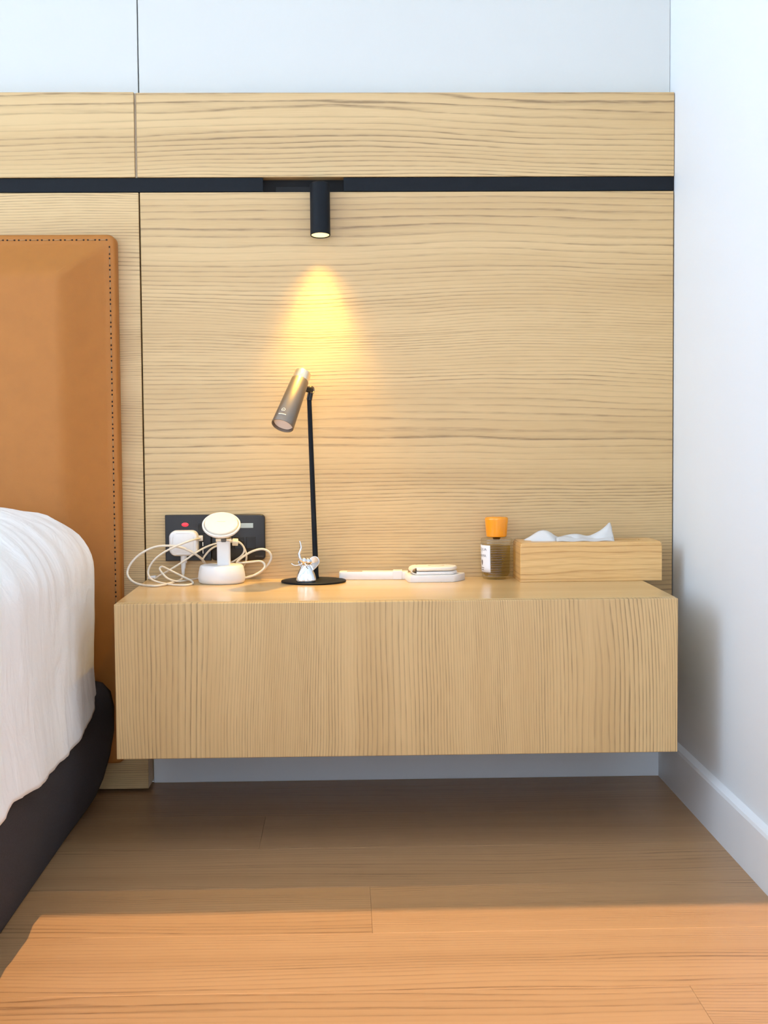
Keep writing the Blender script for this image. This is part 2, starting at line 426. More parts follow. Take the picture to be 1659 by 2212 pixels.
def window(name, horiz, a0, a1, z0, z1, pos, n):
    root = bpy.data.objects.new(name, None); col.objects.link(root); struct(root)
    t, d = 0.045, 0.03
    def bb(bm, p, q, zz0, zz1, dd=d):
        if horiz: box(bm, p, q, pos-dd, pos+dd, zz0, zz1, 0.003)
        else: box(bm, pos-dd, pos+dd, p, q, zz0, zz1, 0.003)
    bm = nb(); bb(bm, a0, a1, z0, z0+t); bb(bm, a0, a1, z1-t*0.6, z1); bb(bm, a0, a0+t, z0+t, z1-t*0.6); bb(bm, a1-t*0.6, a1, z0+t, z1-t*0.6)
    obj('window_frame', bm, 'alu', root)
    for i in range(1, n):
        bm = nb(); x = a0+(a1-a0)*i/n; bb(bm, x-t/3, x+t/3, z0+t, z1-t*0.6, 0.02); obj('mullion', bm, 'alu', root)
    for i in range(n):
        p, q = a0+(a1-a0)*i/n, a0+(a1-a0)*(i+1)/n
        bm = nb(); bb(bm, p+t*0.6, q-t*0.6, z0+t, z1-t*0.6, 0.003); obj('pane', bm, 'pane', root)
window('window_1', False, LW[0], LW[1], LW[2], LW[3], X0-0.09, 2)
window('window_2', True, RW[0], RW[1], RW[2], RW[3], Y0-0.10, 1)
window('added_fill_window', True, FILL_WIN[0], FILL_WIN[1], FILL_WIN[2], FILL_WIN[3], Y0-0.10, 1)  # added window, out of view: extra low skylight from the rear left

# bed-head wall: carcass plus panels, each a piece of its own
bm = nb(); box(bm, X0-0.15, X1+0.15, Y1, Y1+0.15, 0, ZC)
wall = struct(obj('wall_back', bm, 'wall'))
wall['label'] = 'bed-head wall clad in white and pale oak panels'
def panel(name, mat, x0, x1, y0, y1, z0, z1, bev=0.0008, label=None):
    bm = nb(); box(bm, x0, x1, y0, y1, z0, z1, bev)
    o = obj(name, bm, mat, wall)
    if label: o['label'] = label
    return o
panel('white_panel', 'white_lam', X0, -0.3846, 0.040, Y1, 1.3157, ZC)
panel('white_panel', 'white_lam', -0.3826, X1-0.0006, 0.040, Y1, 1.3157, ZC)
panel('oak_panel', 'oak_up', X0, -0.3872, -0.002, Y1, 1.1602, 1.3165)
panel('oak_panel', 'oak_up', -0.3831, X1-0.0012, 0.0, Y1, 1.1602, 1.3157)
panel('joint_strip', 'shadow_gap', -0.3870, -0.3833, 0.004, Y1, 1.1602, 1.3157, 0)
panel('oak_panel', 'oak_hl', X0, -0.3816, 0.0, Y1, 0.006, 1.1322)
panel('oak_panel', 'oak_h', -0.3790, X1-0.0020, 0.0, Y1-0.002, 0.21, 1.1322)
panel('channel', 'channel', X0, X1-0.002, 0.034, Y1, 1.1322, 1.1602, 0)
panel('trim_strip', 'black_metal', X0, -0.1494, 0.002, 0.010, 1.1335, 1.1592, 0.0005)
panel('trim_strip', 'black_metal', 0.0011, X1-0.002, 0.002, 0.010, 1.1335, 1.1592, 0.0005)

bm = nb(); box(bm, -0.3808, X1, 0.0674, Y1, 0, 0.095, 0.001)
struct(obj('baseboard_back', bm, 'skirting'))
bm = nb()
pr = [(X1, 0), (X1-0.012, 0), (X1-0.012, 0.082), (X1-0.010, 0.087), (X1, 0.0925)]
va = [bm.verts.new((x, 0.0668, z)) for x, z in pr]; vb = [bm.verts.new((x, Y0, z)) for x, z in pr]
for i in range(5): bm.faces.new((va[i], va[(i+1) % 5], vb[(i+1) % 5], vb[i]))
bm.faces.new(va[::-1]); bm.faces.new(vb)
struct(obj('baseboard_right', bm, 'skirting'))

# ================================================================== NIGHTSTAND
NL, NR, NF, NZ, NB = -0.3796, 0.5459, -0.3757, 0.4064, 0.1499
ns = thing('floating_nightstand', 'wide pale oak floating nightstand fixed to the panelled wall', 'nightstand', (0.083, 0, NB))
def nsx(x): return x-0.083
bm = nb(); box(bm, nsx(NL+0.001), nsx(NR-0.001), NF+0.0205, -0.0006, 0.001, NZ-NB-0.0185, 0.0006)
obj('carcass', bm, 'oak_v', ns)
bm = nb(); box(bm, nsx(NL+0.0008), nsx(NR-0.0008), NF+0.0200, -0.0006, NZ-NB-0.018, NZ-NB, 0.0008, 2)
obj('top_board', bm, 'oak_t', ns)
bm = nb(); box(bm, nsx(NL), nsx(NR), NF, NF+0.0182, 0, NZ-NB-0.0006, 0.0013, 2)
obj('drawer_front', bm, 'oak_v', ns)

# ================================================================== BED
BXL = -2.05
bed = thing('bed', 'upholstered bed with tan stitched leather headboard and dark brown base', 'bed', (0, 0, 0))
# headboard with a padded, bevelled field
hx0, hx1, hz0, hz1 = BXL-0.05, -0.4212, 0.062, 1.051
bm = nb()
cx, cz = (hx0+hx1)/2, (hz0+hz1)/2; W, H = hx1-hx0, hz1-hz0
def hb_ring(ins, y, r, zi=None):
    zi = ins if zi is None else zi
    return [bm.verts.new((cx+px_, y, cz+pz_)) for px_, pz_ in rrect(W-2*ins, H-2*zi, r, 6)]
rings = [hb_ring(0, -0.001, 0.015), hb_ring(0, -0.026, 0.015), hb_ring(0.0015, -0.0305, 0.015), hb_ring(0.005, -0.033, 0.014),
         hb_ring(0.016, -0.0345, 0.012), hb_ring(0.022, -0.037, 0.012), hb_ring(0.06, -0.062, 0.012, 0.05), hb_ring(0.085, -0.079, 0.012, 0.07),
         hb_ring(0.095, -0.0835, 0.012, 0.08), hb_ring(0.105, -0.0850, 0.012, 0.09)]
for a, b in zip(rings, rings[1:]):
    n_ = len(a)
    for i in range(n_): bm.faces.new((a[i], a[(i+1) % n_], b[(i+1) % n_], b[i]))
bm.faces.new(rings[-1]); bm.faces.new(rings[0][::-1])
hb = obj('headboard', bm, 'leather', bed, smooth=True, angle=50)
hb['label'] = 'tan leather headboard with stitched edge'
# stitches along the top and the right edge, one piece each
bm = nb()
ball(bm, (0, 0, 0), 0.001, (5.6, 1.0, 1.0), 8)
for f in bm.faces: f.material_index = 0
n0 = len(bm.faces)
for s in (-1, 1):
    ball(bm, (s*0.0066, 0.0002, 0), 0.001, (1.9, 0.7, 1.5), 8)
for i, f in enumerate(bm.faces): f.material_index = 0 if i < n0 else 1
st0 = obj('stitch', bm, ['thread', 'hole'], hb, smooth=True); st_me = st0.data
def stitch(x, z, vert):
    global st0
    o = st0 if st0 else link('stitch', st_me, ['thread', 'hole'], hb)
    st0 = None
    o.location = (x, -0.0343, z); o.rotation_euler = (0, PI/2 if vert else 0, 0)
for i in range(46): stitch(hx1-0.0105, hz1-0.030-i*0.0209, True)
for i in range(76): stitch(hx1-0.022-i*0.0211, hz1-0.0105, False)
# dark upholstered base
prof = [(-0.52, 0.2355), (-0.47, 0.2345), (-0.448, 0.229), (-0.434, 0.213), (-0.4285, 0.185), (-0.429, 0.14), (-0.436, 0.095),
        (-0.449, 0.05), (-0.463, 0.02), (-0.474, 0.004), (-0.479, 0.001)]
ys = [-0.088, -0.10, -0.13, -0.2, -0.3, -0.4, -0.5, -0.6, -0.7, -0.9, -1.2, -1.6, -2.0, -2.12, -2.15]
bm = nb(); ringsR = []; ringsL = []
for k, y in enumerate(ys):
    f = 1.0 - 0.45*min(1, max(0, (-y-0.14)/0.16)) - 0.17*min(1, max(0, (-y-0.3)/0.3))
    e = 0.02 if k in (0, len(ys)-1) else 0
    rr = []; rl = []
    for x, z in prof:
        xx = -0.479+(x+0.479)*f-e if z < 0.234 else x-e
        xx += 0.0025*mnoise.noise((y*9, z*8, 1.0)) if z > 0.01 else 0
        rr.append(bm.verts.new((xx, y, z))); rl.append(bm.verts.new((BXL-0.479-xx, y, z)))
    ringsR.append(rr); ringsL.append(rl)
for RR in (ringsR, ringsL):
    for a, b in zip(RR, RR[1:]):
        for i in range(len(prof)-1): bm.faces.new((a[i], a[i+1], b[i+1], b[i]))
for (a, b), (c, d) in zip(zip(ringsR, ringsR[1:]), zip(ringsL, ringsL[1:])):
    bm.faces.new((a[0], b[0], d[0], c[0])); bm.faces.new((a[-1], b[-1], d[-1], c[-1]))
for k in (0, -1): bm.faces.new(ringsR[k] + ringsL[k][::-1])
o = obj('bed_base', bm, 'dark_fabric', bed, smooth=True, angle=60); o['label'] = 'dark brown fabric bed base'
bm = nb(); box(bm, BXL+0.03, -0.51, -2.1, -0.1, 0.236, 0.525, 0.04, 4)
obj('mattress', bm, 'mattress', bed, smooth=True, angle=60)

# white sheet / duvet draped over the bed
def duvet_mesh():
    bm = nb()
    ys = [-0.158, -0.160, -0.166, -0.175] + [-0.175-0.0075*i for i in range(1, 100)]
    y = ys[-1]
    while y > -2.12: y -= 0.03; ys.append(y)
    ZT, RX, RZ, XS = 0.557, 0.165, 0.112, -0.449
    def hem(y):
        t = -y
        pts = [(0.15, 0.226), (0.19, 0.210), (0.28, 0.188), (0.36, 0.180), (0.54, 0.176), (0.68, 0.184), (0.83, 0.200), (1.0, 0.175), (1.4, 0.18), (2.2, 0.17)]
        for (a, za), (b, zb) in zip(pts, pts[1:]):
            if t <= b: return za+(zb-za)*max(0, (t-a)/(b-a))
        return 0.17
    def prof(y):
        P = []
        xc = (BXL-0.479+0.479*2*0-0.479)/2
        xm = (BXL + (-0.479+0.479))/2
        for i in range(14): P.append((-1.38+(XS-RX+1.38)*i/14, ZT, 0.0, 1.0))
        for i in range(15):
            a = PI/2*i/14
            P.append((XS-RX+RX*math.sin(a), ZT-RZ+RZ*math.cos(a), math.sin(a), math.cos(a)))
        zt, zb = ZT-RZ, hem(y)
        for i in range(1, 41):
            P.append((XS, zt+(zb-zt)*i/40, 1.0, 0.0))
        return P
    grid = []
    for k, y in enumerate(ys):
        row = []
        endf = {0: (0.030, 0.0), 1: (0.014, 0), 2: (0.005, 0), 3: (0.001, 0)}.get(k, (0, 0))[0]
        for j, (x, z, nx, nz) in enumerate(prof(y)):
            side = nx
            hang = max(0.0, min(1.0, (0.50-z)/0.2))
            # long soft folds falling from the mattress edge
            q = y*7.5 + (z-0.4)*1.6
            f1 = mnoise.noise((q, z*1.5, 3.1))
            f2 = 1-abs(mnoise.noise((y*12+z*3.2+0.8*mnoise.noise((y*5, z*6, 0)), z*2.2, 8.0)))*2
            f3 = mnoise.noise((y*34+z*7, z*10, 5.0))
            f4 = mnoise.noise((y*70, z*34+y*20, 2.0))
            d = hang*(0.0060*f1+0.0048*f2+0.0014*f3) + 0.0006*f4
            top = (1-hang)
            d += top*(0.006*mnoise.noise((x*4, y*9+x*5, 1.0))+0.0035*(1-2*abs(mnoise.noise((x*7+y*3, y*16+x*9, 6.0)))))
            d += 0.006*max(0.0, min(1.0, (0.27-z)/0.08))      # the hem flares out over the base
            d -= endf
            X, Z = x+nx*d, z+nz*d
            if nz > 0.1 and endf > 0: Z -= endf*0.2
            row.append(bm.verts.new((X, y, Z)))
        # left half, mirrored
        grid.append(row)
    for a, b in zip(grid, grid[1:]):
        for i in range(len(a)-1): bm.faces.new((a[i], a[i+1], b[i+1], b[i]))
    # plain far half
    mid = -1.38
    gl = []
    for k, y in enumerate(ys[::4]):
        r = [grid[k*4][0]]
        for i in range(1, 10):
            a = PI/2*min(1, i/6)
            x = mid-0.53-0.17*math.sin(a) if i <= 6 else mid-0.70
            z = ZT-0.11+0.11*math.cos(a) if i <= 6 else ZT-0.11-0.09*(i-6)
            r.append(bm.verts.new((x, y, z)))
        gl.append(r)
    for a, b in zip(gl, gl[1:]):
        for i in range(len(a)-1): bm.faces.new((a[i], a[i+1], b[i+1], b[i]))
    return bm
dv = obj('duvet', duvet_mesh(), 'linen', None, smooth=True)
tag(dv, 'crumpled white cotton duvet hanging over the side of the bed', 'duvet')
so = dv.modifiers.new('thickness', 'SOLIDIFY'); so.thickness = 0.006; so.offset = -1

# ================================================================== WALL SPOTLIGHT
SA = Vector((0.004, -0.175, -0.985)).normalized()         # beam axis: down and slightly out from the wall
STOP = Vector((-0.043, -0.0195, 1.1435)); SLEN = 0.0985
sp = thing('wall_spotlight', 'small black cylinder spotlight hung from the black trim strip, lit', 'wall lamp', tuple(STOP))
sm = align((0, 0, 0), SA)
R_ = 0.0185
bm = nb()
lathe(bm, [(0, -0.0), (R_-0.0015, 0.0), (R_, 0.0012), (R_, SLEN-0.0004), (R_-0.0004, SLEN), (R_-0.0016, SLEN), (R_-0.0018, SLEN-0.001), (R_-0.0018, SLEN-0.008), (R_-0.0018, 0.05), (0, 0.05)], 56, sm)
obj('body', bm, 'black_metal', sp, smooth=True, angle=40)
bm = nb(); lathe(bm, [(0, SLEN-0.0016), (R_-0.0020, SLEN-0.0016), (R_-0.0020, SLEN-0.003), (0, SLEN-0.003)], 40, sm)
o = obj('lens', bm, 'lamp_glow', sp); o['label'] = 'glowing warm lens'
bm = nb(); box(bm, -0.084, -0.012, 0.0425, 0.053, -0.0098, 0.003, 0.0005)
obj('mounting_rail', bm, 'channel', sp)
bm = nb(); tube(bm, [(0.0, 0.050, -0.004), (0.001, 0.008, -0.007)], 0.005, 12); obj('swivel_joint', bm, 'black_plastic', sp)
for nm, en, deg in (('spotlight_core_beam', 23.0, 69), ('spotlight_spill', 5.0, 93)):
    ld = bpy.data.lights.new(nm, 'SPOT'); lo = bpy.data.objects.new(nm, ld); col.objects.link(lo)
    ld.energy = en; ld.color = (1.0, 0.61, 0.09); ld.spot_size = math.radians(deg); ld.spot_blend = 1.0; ld.shadow_soft_size = 0.007
    lo.parent = sp; lo.location = SA*(SLEN+0.0005); lo.rotation_euler = Vector((-0.03, -0.115, -0.993)).to_track_quat('-Z', 'Y').to_euler()

# ================================================================== SOCKET, CONTROL PANEL, PLUG
sk = thing('wall_socket', 'square black wall socket with a red neon light beside the headboard', 'socket', (-0.2980, 0, 0.4862))
bm = nb(); slab(bm, rrect(0.0862, 0.0868, 0.001, 2), [(0, 0), (0.0075, 0), (0.0085, 0.0008)], Matrix.Rotation(PI/2, 4, 'X'))
obj('plate', bm, 'black_plastic', sk)
bm = nb(); lathe(bm, [(0, 0.0020), (0.003, 0.0016), (0.0055, 0.0006), (0.006, 0)], 20, Matrix.Translation((-0.0055, -0.0085, 0.0250)) @ Matrix.Diagonal((1.1, 1, 0.62, 1)) @ Matrix.Rotation(PI/2, 4, 'X'))
o = obj('neon_light', bm, 'neon', sk, smooth=True); o['label'] = 'red neon light'
bm = nb(); box(bm, 0.0195, 0.0385, -0.0098, -0.0080, 0.0075, 0.0275, 0.0005); box(bm, 0.0200, 0.0380, -0.0102, -0.0090, 0.0245, 0.0262)
obj('rocker_switch', bm, 'black_gloss', sk)
for z in (-0.012, -0.026):
    bm = nb(); box(bm, 0.0230, 0.0290, -0.0092, -0.0080, z-0.005, z+0.005, 0.0003); box(bm, 0.0268, 0.0282, -0.0096, -0.0088, z-0.0038, z+0.0038, mi=1)
    obj('usb_port', bm, ['channel', 'champagne'], sk)

ct = thing('wall_control_panel', 'black wall control panel with a narrow grey display, right of the socket', 'control panel', (-0.2037, 0, 0.4862))
bm = nb(); slab(bm, rrect(0.1014, 0.0868, 0.008, 6), [(0, 0), (0.0095, 0), (0.0108, 0.0004), (0.0118, 0.0015)], Matrix.Rotation(PI/2, 4, 'X'))
obj('body', bm, 'black_plastic', ct, smooth=True, angle=40)
bm = nb(); box(bm, -0.018, 0.0285, -0.0124, -0.0112, 0.0180, 0.0270, 0.0002); obj('display', bm, 'lcd', ct)['label'] = 'pale grey display'
for i in range(3):
    bm = nb(); box(bm, -0.030+i*0.0225, -0.012+i*0.0225, -0.0125, -0.0112, -0.0215, 0.0010, 0.0006); obj('button', bm, 'black_gloss', ct)
bm = text_bm('Schneider', 0.0040, 1.0)
bmesh.ops.transform(bm, matrix=Matrix.Translation((0.0395, -0.01195, -0.0368)) @ Matrix.Rotation(PI/2, 4, 'X'), verts=bm.verts)
obj('lettering', bm, 'grey_ink', ct)

pl = thing('charger_plug', 'white rounded square charger plugged into the black socket', 'charger', (-0.3045, -0.0088, 0.4775))
bm = nb(); slab(bm, rrect(0.0535, 0.0475, 0.0125, 8), [(0, 0.002), (0.002, 0.0), (0.021, 0.0), (0.0245, 0.0012), (0.0262, 0.0035), (0.0262, 0.0068), (0.0258, 0.0072)], Matrix.Rotation(PI/2, 4, 'X'))
obj('body', bm, 'white_plastic', pl, smooth=True, angle=35)
bm = nb(); slab(bm, rrect(0.037, 0.0345, 0.006, 6), [(0.0250, 0), (0.0264, 0), (0.0266, 0.0006)], Matrix.Rotation(PI/2, 4, 'X'))
obj('face_plate', bm, 'white_plastic', pl, smooth=True, angle=35)

# ================================================================== CABLES
CA = [(-0.264, -0.012, 0.4334), (-0.2698, -0.03, 0.4465), (-0.2822, -0.05, 0.4597), (-0.3029, -0.055, 0.4707), (-0.3281, -0.058, 0.4755), (-0.3552, -0.06, 0.4733), (-0.3803, -0.065, 0.4611), (-0.3968, -0.07, 0.4446), (-0.4032, -0.075, 0.4271), (-0.3935, -0.09, 0.4149), (-0.3756, -0.104, 0.4088), (-0.3484, -0.128, 0.4086), (-0.3329, -0.112, 0.4086), (-0.3201, -0.0698, 0.4088), (-0.3094, -0.045, 0.4105), (-0.3062, -0.032, 0.4160), (-0.3064, -0.026, 0.4232)]
CB = [(-0.2735, -0.022, 0.486), (-0.2835, -0.05, 0.4856), (-0.3017, -0.064, 0.48), (-0.327, -0.068, 0.4694), (-0.3482, -0.07, 0.4561), (-0.3612, -0.07, 0.4408), (-0.3657, -0.07, 0.4263), (-0.3579, -0.085, 0.4166), (-0.344, -0.085, 0.4106), (-0.3169, -0.1097, 0.4086), (-0.2923, -0.1198, 0.4086), (-0.2822, -0.0974, 0.4086), (-0.2859, -0.07, 0.4108), (-0.3017, -0.05, 0.4158), (-0.3171, -0.05, 0.4237), (-0.3324, -0.05, 0.4317), (-0.3419, -0.055, 0.4366), (-0.3456, -0.06, 0.4328), (-0.3385, -0.07, 0.4243), (-0.327, -0.075, 0.4152), (-0.3115, -0.0626, 0.4096), (-0.2943, -0.04, 0.4095), (-0.2699, -0.008, 0.4103)]
CC = [(-0.3594, -0.03, 0.4115), (-0.3491, -0.035, 0.4182), (-0.3354, -0.04, 0.4255), (-0.3178, -0.042, 0.436), (-0.3004, -0.042, 0.447), (-0.2835, -0.038, 0.4587), (-0.2669, -0.03, 0.4682), (-0.2495, -0.03, 0.475), (-0.2304, -0.03, 0.4792), (-0.2105, -0.03, 0.4816), (-0.1993, -0.03, 0.478), (-0.1916, -0.03, 0.4675), (-0.1935, -0.03, 0.4571), (-0.2053, -0.025, 0.4463), (-0.2262, -0.012, 0.4354), (-0.255, -0.014, 0.432), (-0.2698, -0.022, 0.4432), (-0.2626, -0.022, 0.4571), (-0.2503, -0.022, 0.4683), (-0.2331, -0.02, 0.4741), (-0.213, -0.02, 0.4791), (-0.1983, -0.02, 0.4755), (-0.1898, -0.02, 0.4614), (-0.1883, -0.02, 0.4457), (-0.1942, -0.012, 0.4327), (-0.205, -0.010, 0.4180), (-0.222, -0.008, 0.4088)]
CE = [(-0.1921, -0.045, 0.4124), (-0.1757, -0.045, 0.4166), (-0.1612, -0.04, 0.4237), (-0.1535, -0.037, 0.4312), (-0.1545, -0.033, 0.4387), (-0.1633, -0.03, 0.4428), (-0.1808, -0.028, 0.4411), (-0.1998, -0.03, 0.4397), (-0.2047, -0.033, 0.4418), (-0.1941, -0.034, 0.4513), (-0.1758, -0.035, 0.4617), (-0.1576, -0.035, 0.4658), (-0.1446, -0.035, 0.4605), (-0.1406, -0.033, 0.4498), (-0.1452, -0.03, 0.4383), (-0.1534, -0.025, 0.4283), (-0.1681, -0.015, 0.4169), (-0.1869, -0.008, 0.4111)]
def cable(name, pts, rad, label, base):
    t = thing(name, label, 'cable', base)
    b = Vector(base)
    bm = nb(); tube(bm, catmull([Vector(p)-b for p in pts], 8), rad, 10)
    obj('cord', bm, 'cable', t, smooth=True, angle=60)
    return t
t = cable('charging_cable', CA, 0.0022, 'thick cream cable in a wide loop overhanging the left nightstand edge', (-0.345, -0.09, NZ))
bm = nb(); o_ = Vector((-0.345, -0.09, NZ))
tube(bm, [Vector(p)-o_ for p in ((-0.3064, -0.026, 0.4200), (-0.3064, -0.026, 0.4290), (-0.3058, -0.0255, 0.4310), (-0.3056, -0.0245, 0.4400), (-0.3050, -0.0245, 0.4405), (-0.3050, -0.0245, 0.4540))], [0.0028, 0.0036, 0.0042, 0.0046, 0.0060, 0.0062], 14)
obj('plug', bm, 'white_plastic', t, smooth=True, angle=50)
t = cable('charging_cable', CB, 0.0019, 'cream cable drooping from the right side of the white charger plug', (-0.33, -0.08, NZ))
bm = nb(); o_ = Vector((-0.33, -0.08, NZ)); slab(bm, rrect(0.0105, 0.0062, 0.0028, 5), soft(0, 0.0085, 0.001), Matrix.Translation(Vector((-0.2775, -0.0215, 0.4862))-o_) @ Matrix.Rotation(PI/2, 4, 'Y'))
obj('plug', bm, 'white_plastic', t, smooth=True, angle=50)
t = cable('charging_cable', CC, 0.0018, 'thin cream cable coiled upright behind the charging stand', (-0.25, -0.03, NZ))
bm = nb(); o_ = Vector((-0.25, -0.03, NZ)); slab(bm, rrect(0.0100, 0.0065, 0.0028, 5), soft(0, 0.016, 0.001), align(Vector((-0.3710, -0.022, 0.4120))-o_, (0.9, -0.35, 0.12)))
obj('plug', bm, 'white_plastic', t, smooth=True, angle=50)
bm = nb(); slab(bm, rrect(0.012, 0.011, 0.003, 5), soft(0, 0.0110, 0.0012), align(Vector((-0.2135, -0.030, 0.4792))-o_, (1, 0.05, -0.05)))
obj('cable_tie', bm, 'cream_plastic', t, smooth=True, angle=50)
cable('charging_cable', CE, 0.0021, 'cream cable making a loop to the right of the charging stand', (-0.17, -0.03, NZ))

# ================================================================== CHARGING STAND
cs = thing('charging_stand', 'white phone charging stand with round tilted pad in front of the socket', 'charger', (-0.231, -0.064, NZ))
bm = nb(); lathe(bm, [(0, 0), (0.038, 0), (0.0405, 0.0008), (0.0425, 0.004), (0.0437, 0.010), (0.0425, 0.020), (0.0403, 0.0300), (0.0388, 0.0325), (0.0365, 0.0336), (0.034, 0.0338), (0, 0.0338)], 72)
obj('base', bm, 'white_plastic', cs, smooth=True, angle=50)
bm = nb(); slab(bm, rrect(0.0245, 0.0135, 0.0045, 6), [(0.0335, 0), (0.076, -0.0002), (0.0775, 0.0012)], Matrix.Translation((0.004, 0.004, 0)))
obj('stem', bm, 'white_plastic', cs, smooth=True, angle=40)
bm = nb()
tube(bm, [(-0.010, 0.003, 0.0795), (-0.0005, 0.003, 0.0795)], 0.0043, 16); tube(bm, [(0.0095, 0.003, 0.0795), (0.0185, 0.003, 0.0795)], 0.0043, 16)
obj('hinge_barrel', bm, 'champagne', cs, smooth=True, angle=50)
bm = nb(); box(bm, -0.0003, 0.0093, -0.003, 0.0085, 0.0745, 0.0880, 0.001); obj('hinge_block', bm, 'grey_plastic', cs)
hn = Vector((0.03, -math.cos(math.radians(54)), math.sin(math.radians(54)))).normalized()
hm = align(Vector((0.001, -0.005, 0.1078)), hn)
bm = nb(); lathe(bm, [(0, -0.0065), (0.028, -0.0065), (0.033, -0.0050), (0.0352, -0.002), (0.0355, 0.0008), (0.0347, 0.0018), (0.0325, 0.0018), (0.0320, 0.0008), (0.0318, -0.0018), (0, -0.0018)], 72, hm)
o = obj('head_ring', bm, 'white_plastic', cs, smooth=True, angle=50)
bm = nb(); lathe(bm, [(0, -0.0016), (0.0306, -0.0016), (0.0306, 0.0040), (0.0300, 0.0050), (0.0288, 0.0054), (0, 0.0054)], 72, hm)
pad = obj('charging_pad', bm, 'cream_plastic', cs, smooth=True, angle=50)
bm = nb(); slab(bm, rrect(0.0150, 0.0009, 0.0004, 2), [(0.0054, 0), (0.00548, 0)], hm @ Matrix.Translation((0, 0.003, 0)))
obj('printed_mark', bm, 'faint_ink', pad)

# ================================================================== DESK LAMP
LB = Vector((-0.061, -0.066, NZ))
dl = thing('desk_lamp', 'black desk lamp with thin pole and tilted bronze-grey cylinder head', 'lamp', tuple(LB))
bm = nb(); lathe(bm, [(0, 0), (0.0590, 0), (0.0600, 0.0006), (0.0602, 0.0026), (0.0595, 0.0034), (0.0585, 0.0036), (0, 0.0036)], 96)
obj('base', bm, 'black_metal', dl, smooth=True, angle=40)
PB = Vector((0.004, 0.030, 0.0036)); PT = Vector((-0.0052, 0.020, 0.341))
bm = nb(); tube(bm, [PB, PB+(PT-PB)*0.02, PT], [0.0060, 0.0050, 0.0042], 20); obj('pole', bm, 'black_metal', dl, smooth=True, angle=50)
hd = Vector((-0.303, -0.5, -0.811)).normalized()
HT = Vector((-0.0765+0.061, -0.058+0.066, 0.7935-NZ)); HL = 0.121
hmx = align(HT, hd, (1, 0, 0))
bm = nb(); lathe(bm, [(0, 0.0185), (0.0158, 0.0185), (0.0163, 0.0195), (0.0208, HL-0.0006), (0.0205, HL), (0.0192, HL), (0.0190, HL-0.001), (0.0186, HL-0.0065), (0, HL-0.0065)], 64, hmx)
hd_o = obj('lamp_head', bm, 'gunmetal', dl, smooth=True, angle=40)
bm = nb(); lathe(bm, [(0, 0.0), (0.0130, 0.0), (0.0146, 0.0008), (0.0152, 0.0025), (0.0155, 0.0187), (0, 0.0187)], 64, hmx)
obj('end_cap', bm, 'champagne', dl, smooth=True, angle=40)['label'] = 'pale champagne metal cap'
bm = nb(); lathe(bm, [(0, HL-0.0035), (0.0175, HL-0.0045), (0.0187, HL-0.006), (0, HL-0.007)], 48, hmx)
obj('diffuser', bm, 'diffuser', dl, smooth=True, angle=40)['label'] = 'frosted white lens'
# power symbol and printed mark on the head, facing the viewer
vd = Vector((0.0, -1, 0)); ydir = (vd - hd*vd.dot(hd)).normalized(); xdir = ydir.cross(hd)
def on_head(s, ang, lift=0.0002):
    r = 0.0163+(0.0208-0.0163)*(s-0.0195)/(HL-0.0195) + lift
    return HT + hd*s + (ydir*math.cos(ang)+xdir*math.sin(ang))*r
sgn = 1 if xdir.x < 0 else -1
a0 = sgn*0.42
bm = nb()
pp = [on_head(0.0985+0.0032*math.cos(a), a0+0.0032*math.sin(a)/0.02) for a in [PI*0.15+PI*1.7*i/16+PI*0.5*0 for i in range(17)]]
tube(bm, pp, 0.00045, 6)
tube(bm, [on_head(0.0985, a0), on_head(0.0985+0.0028, a0)], 0.00045, 6)
obj('power_symbol', bm, 'white_ink', hd_o)
bm = nb(); tube(bm, [on_head(0.1085, a0+sgn*0.30-sgn*i*0.0875) for i in range(9)], 0.0007, 6)
obj('printed_mark', bm, 'white_ink', hd_o)
# hinge
hc = Vector((-0.0010, 0.0195, 0.3555))
bm = nb(); tube(bm, [PT-Vector((0, 0, 0.004)), PT+(hc-PT)*0.6], 0.0052, 16); obj('hinge_collar', bm, 'black_gloss', dl, smooth=True, angle=50)
bm = nb(); tube(bm, [HT+hd*0.036+Vector((0.010, 0.010, 0)), hc-Vector((0.001, 0.0, 0))], 0.0058, 16); obj('hinge_arm', bm, 'black_gloss', dl, smooth=True, angle=50)
bm = nb(); lathe(bm, [(0, -0.003), (0.0072, -0.003), (0.0076, -0.0022), (0.0076, 0.0018), (0.0068, 0.0026), (0.0055, 0.0026), (0.005, 0.0020), (0, 0.0020)], 32, align(hc, (0.80, -0.55, 0.1)))
obj('hinge_knob', bm, 'gunmetal', dl, smooth=True, angle=40)

# ================================================================== CHROME ELEPHANT
EL = Vector((-0.0740, -0.0975, NZ+0.0036))
bm = nb()
er = []
for z, r, fl in ((0.0, 0.0190, 0.13), (0.004, 0.0196, 0.14), (0.009, 0.0188, 0.13), (0.015, 0.0170, 0.10), (0.021, 0.0143, 0.06), (0.027, 0.0112, 0.03), (0.032, 0.0088, 0.0), (0.035, 0.0060, 0.0)):
    er.append([bm.verts.new((r*(1+fl*math.cos(4*a_))*math.cos(a_+PI/4), 0.84*r*(1+fl*math.cos(4*a_))*math.sin(a_+PI/4), z)) for a_ in [2*PI*i/48 for i in range(48)]])
for p_, q_ in zip(er, er[1:]):
    for i in range(48): bm.faces.new((p_[i], p_[(i+1) % 48], q_[(i+1) % 48], q_[i]))
bm.faces.new(er[0][::-1]); bm.faces.new(er[-1])
ball(bm, (-0.0035, -0.005, 0.0385), 0.0075); ball(bm, (0.0040, -0.003, 0.0375), 0.0065); ball(bm, (0, -0.001, 0.031), 0.0075)
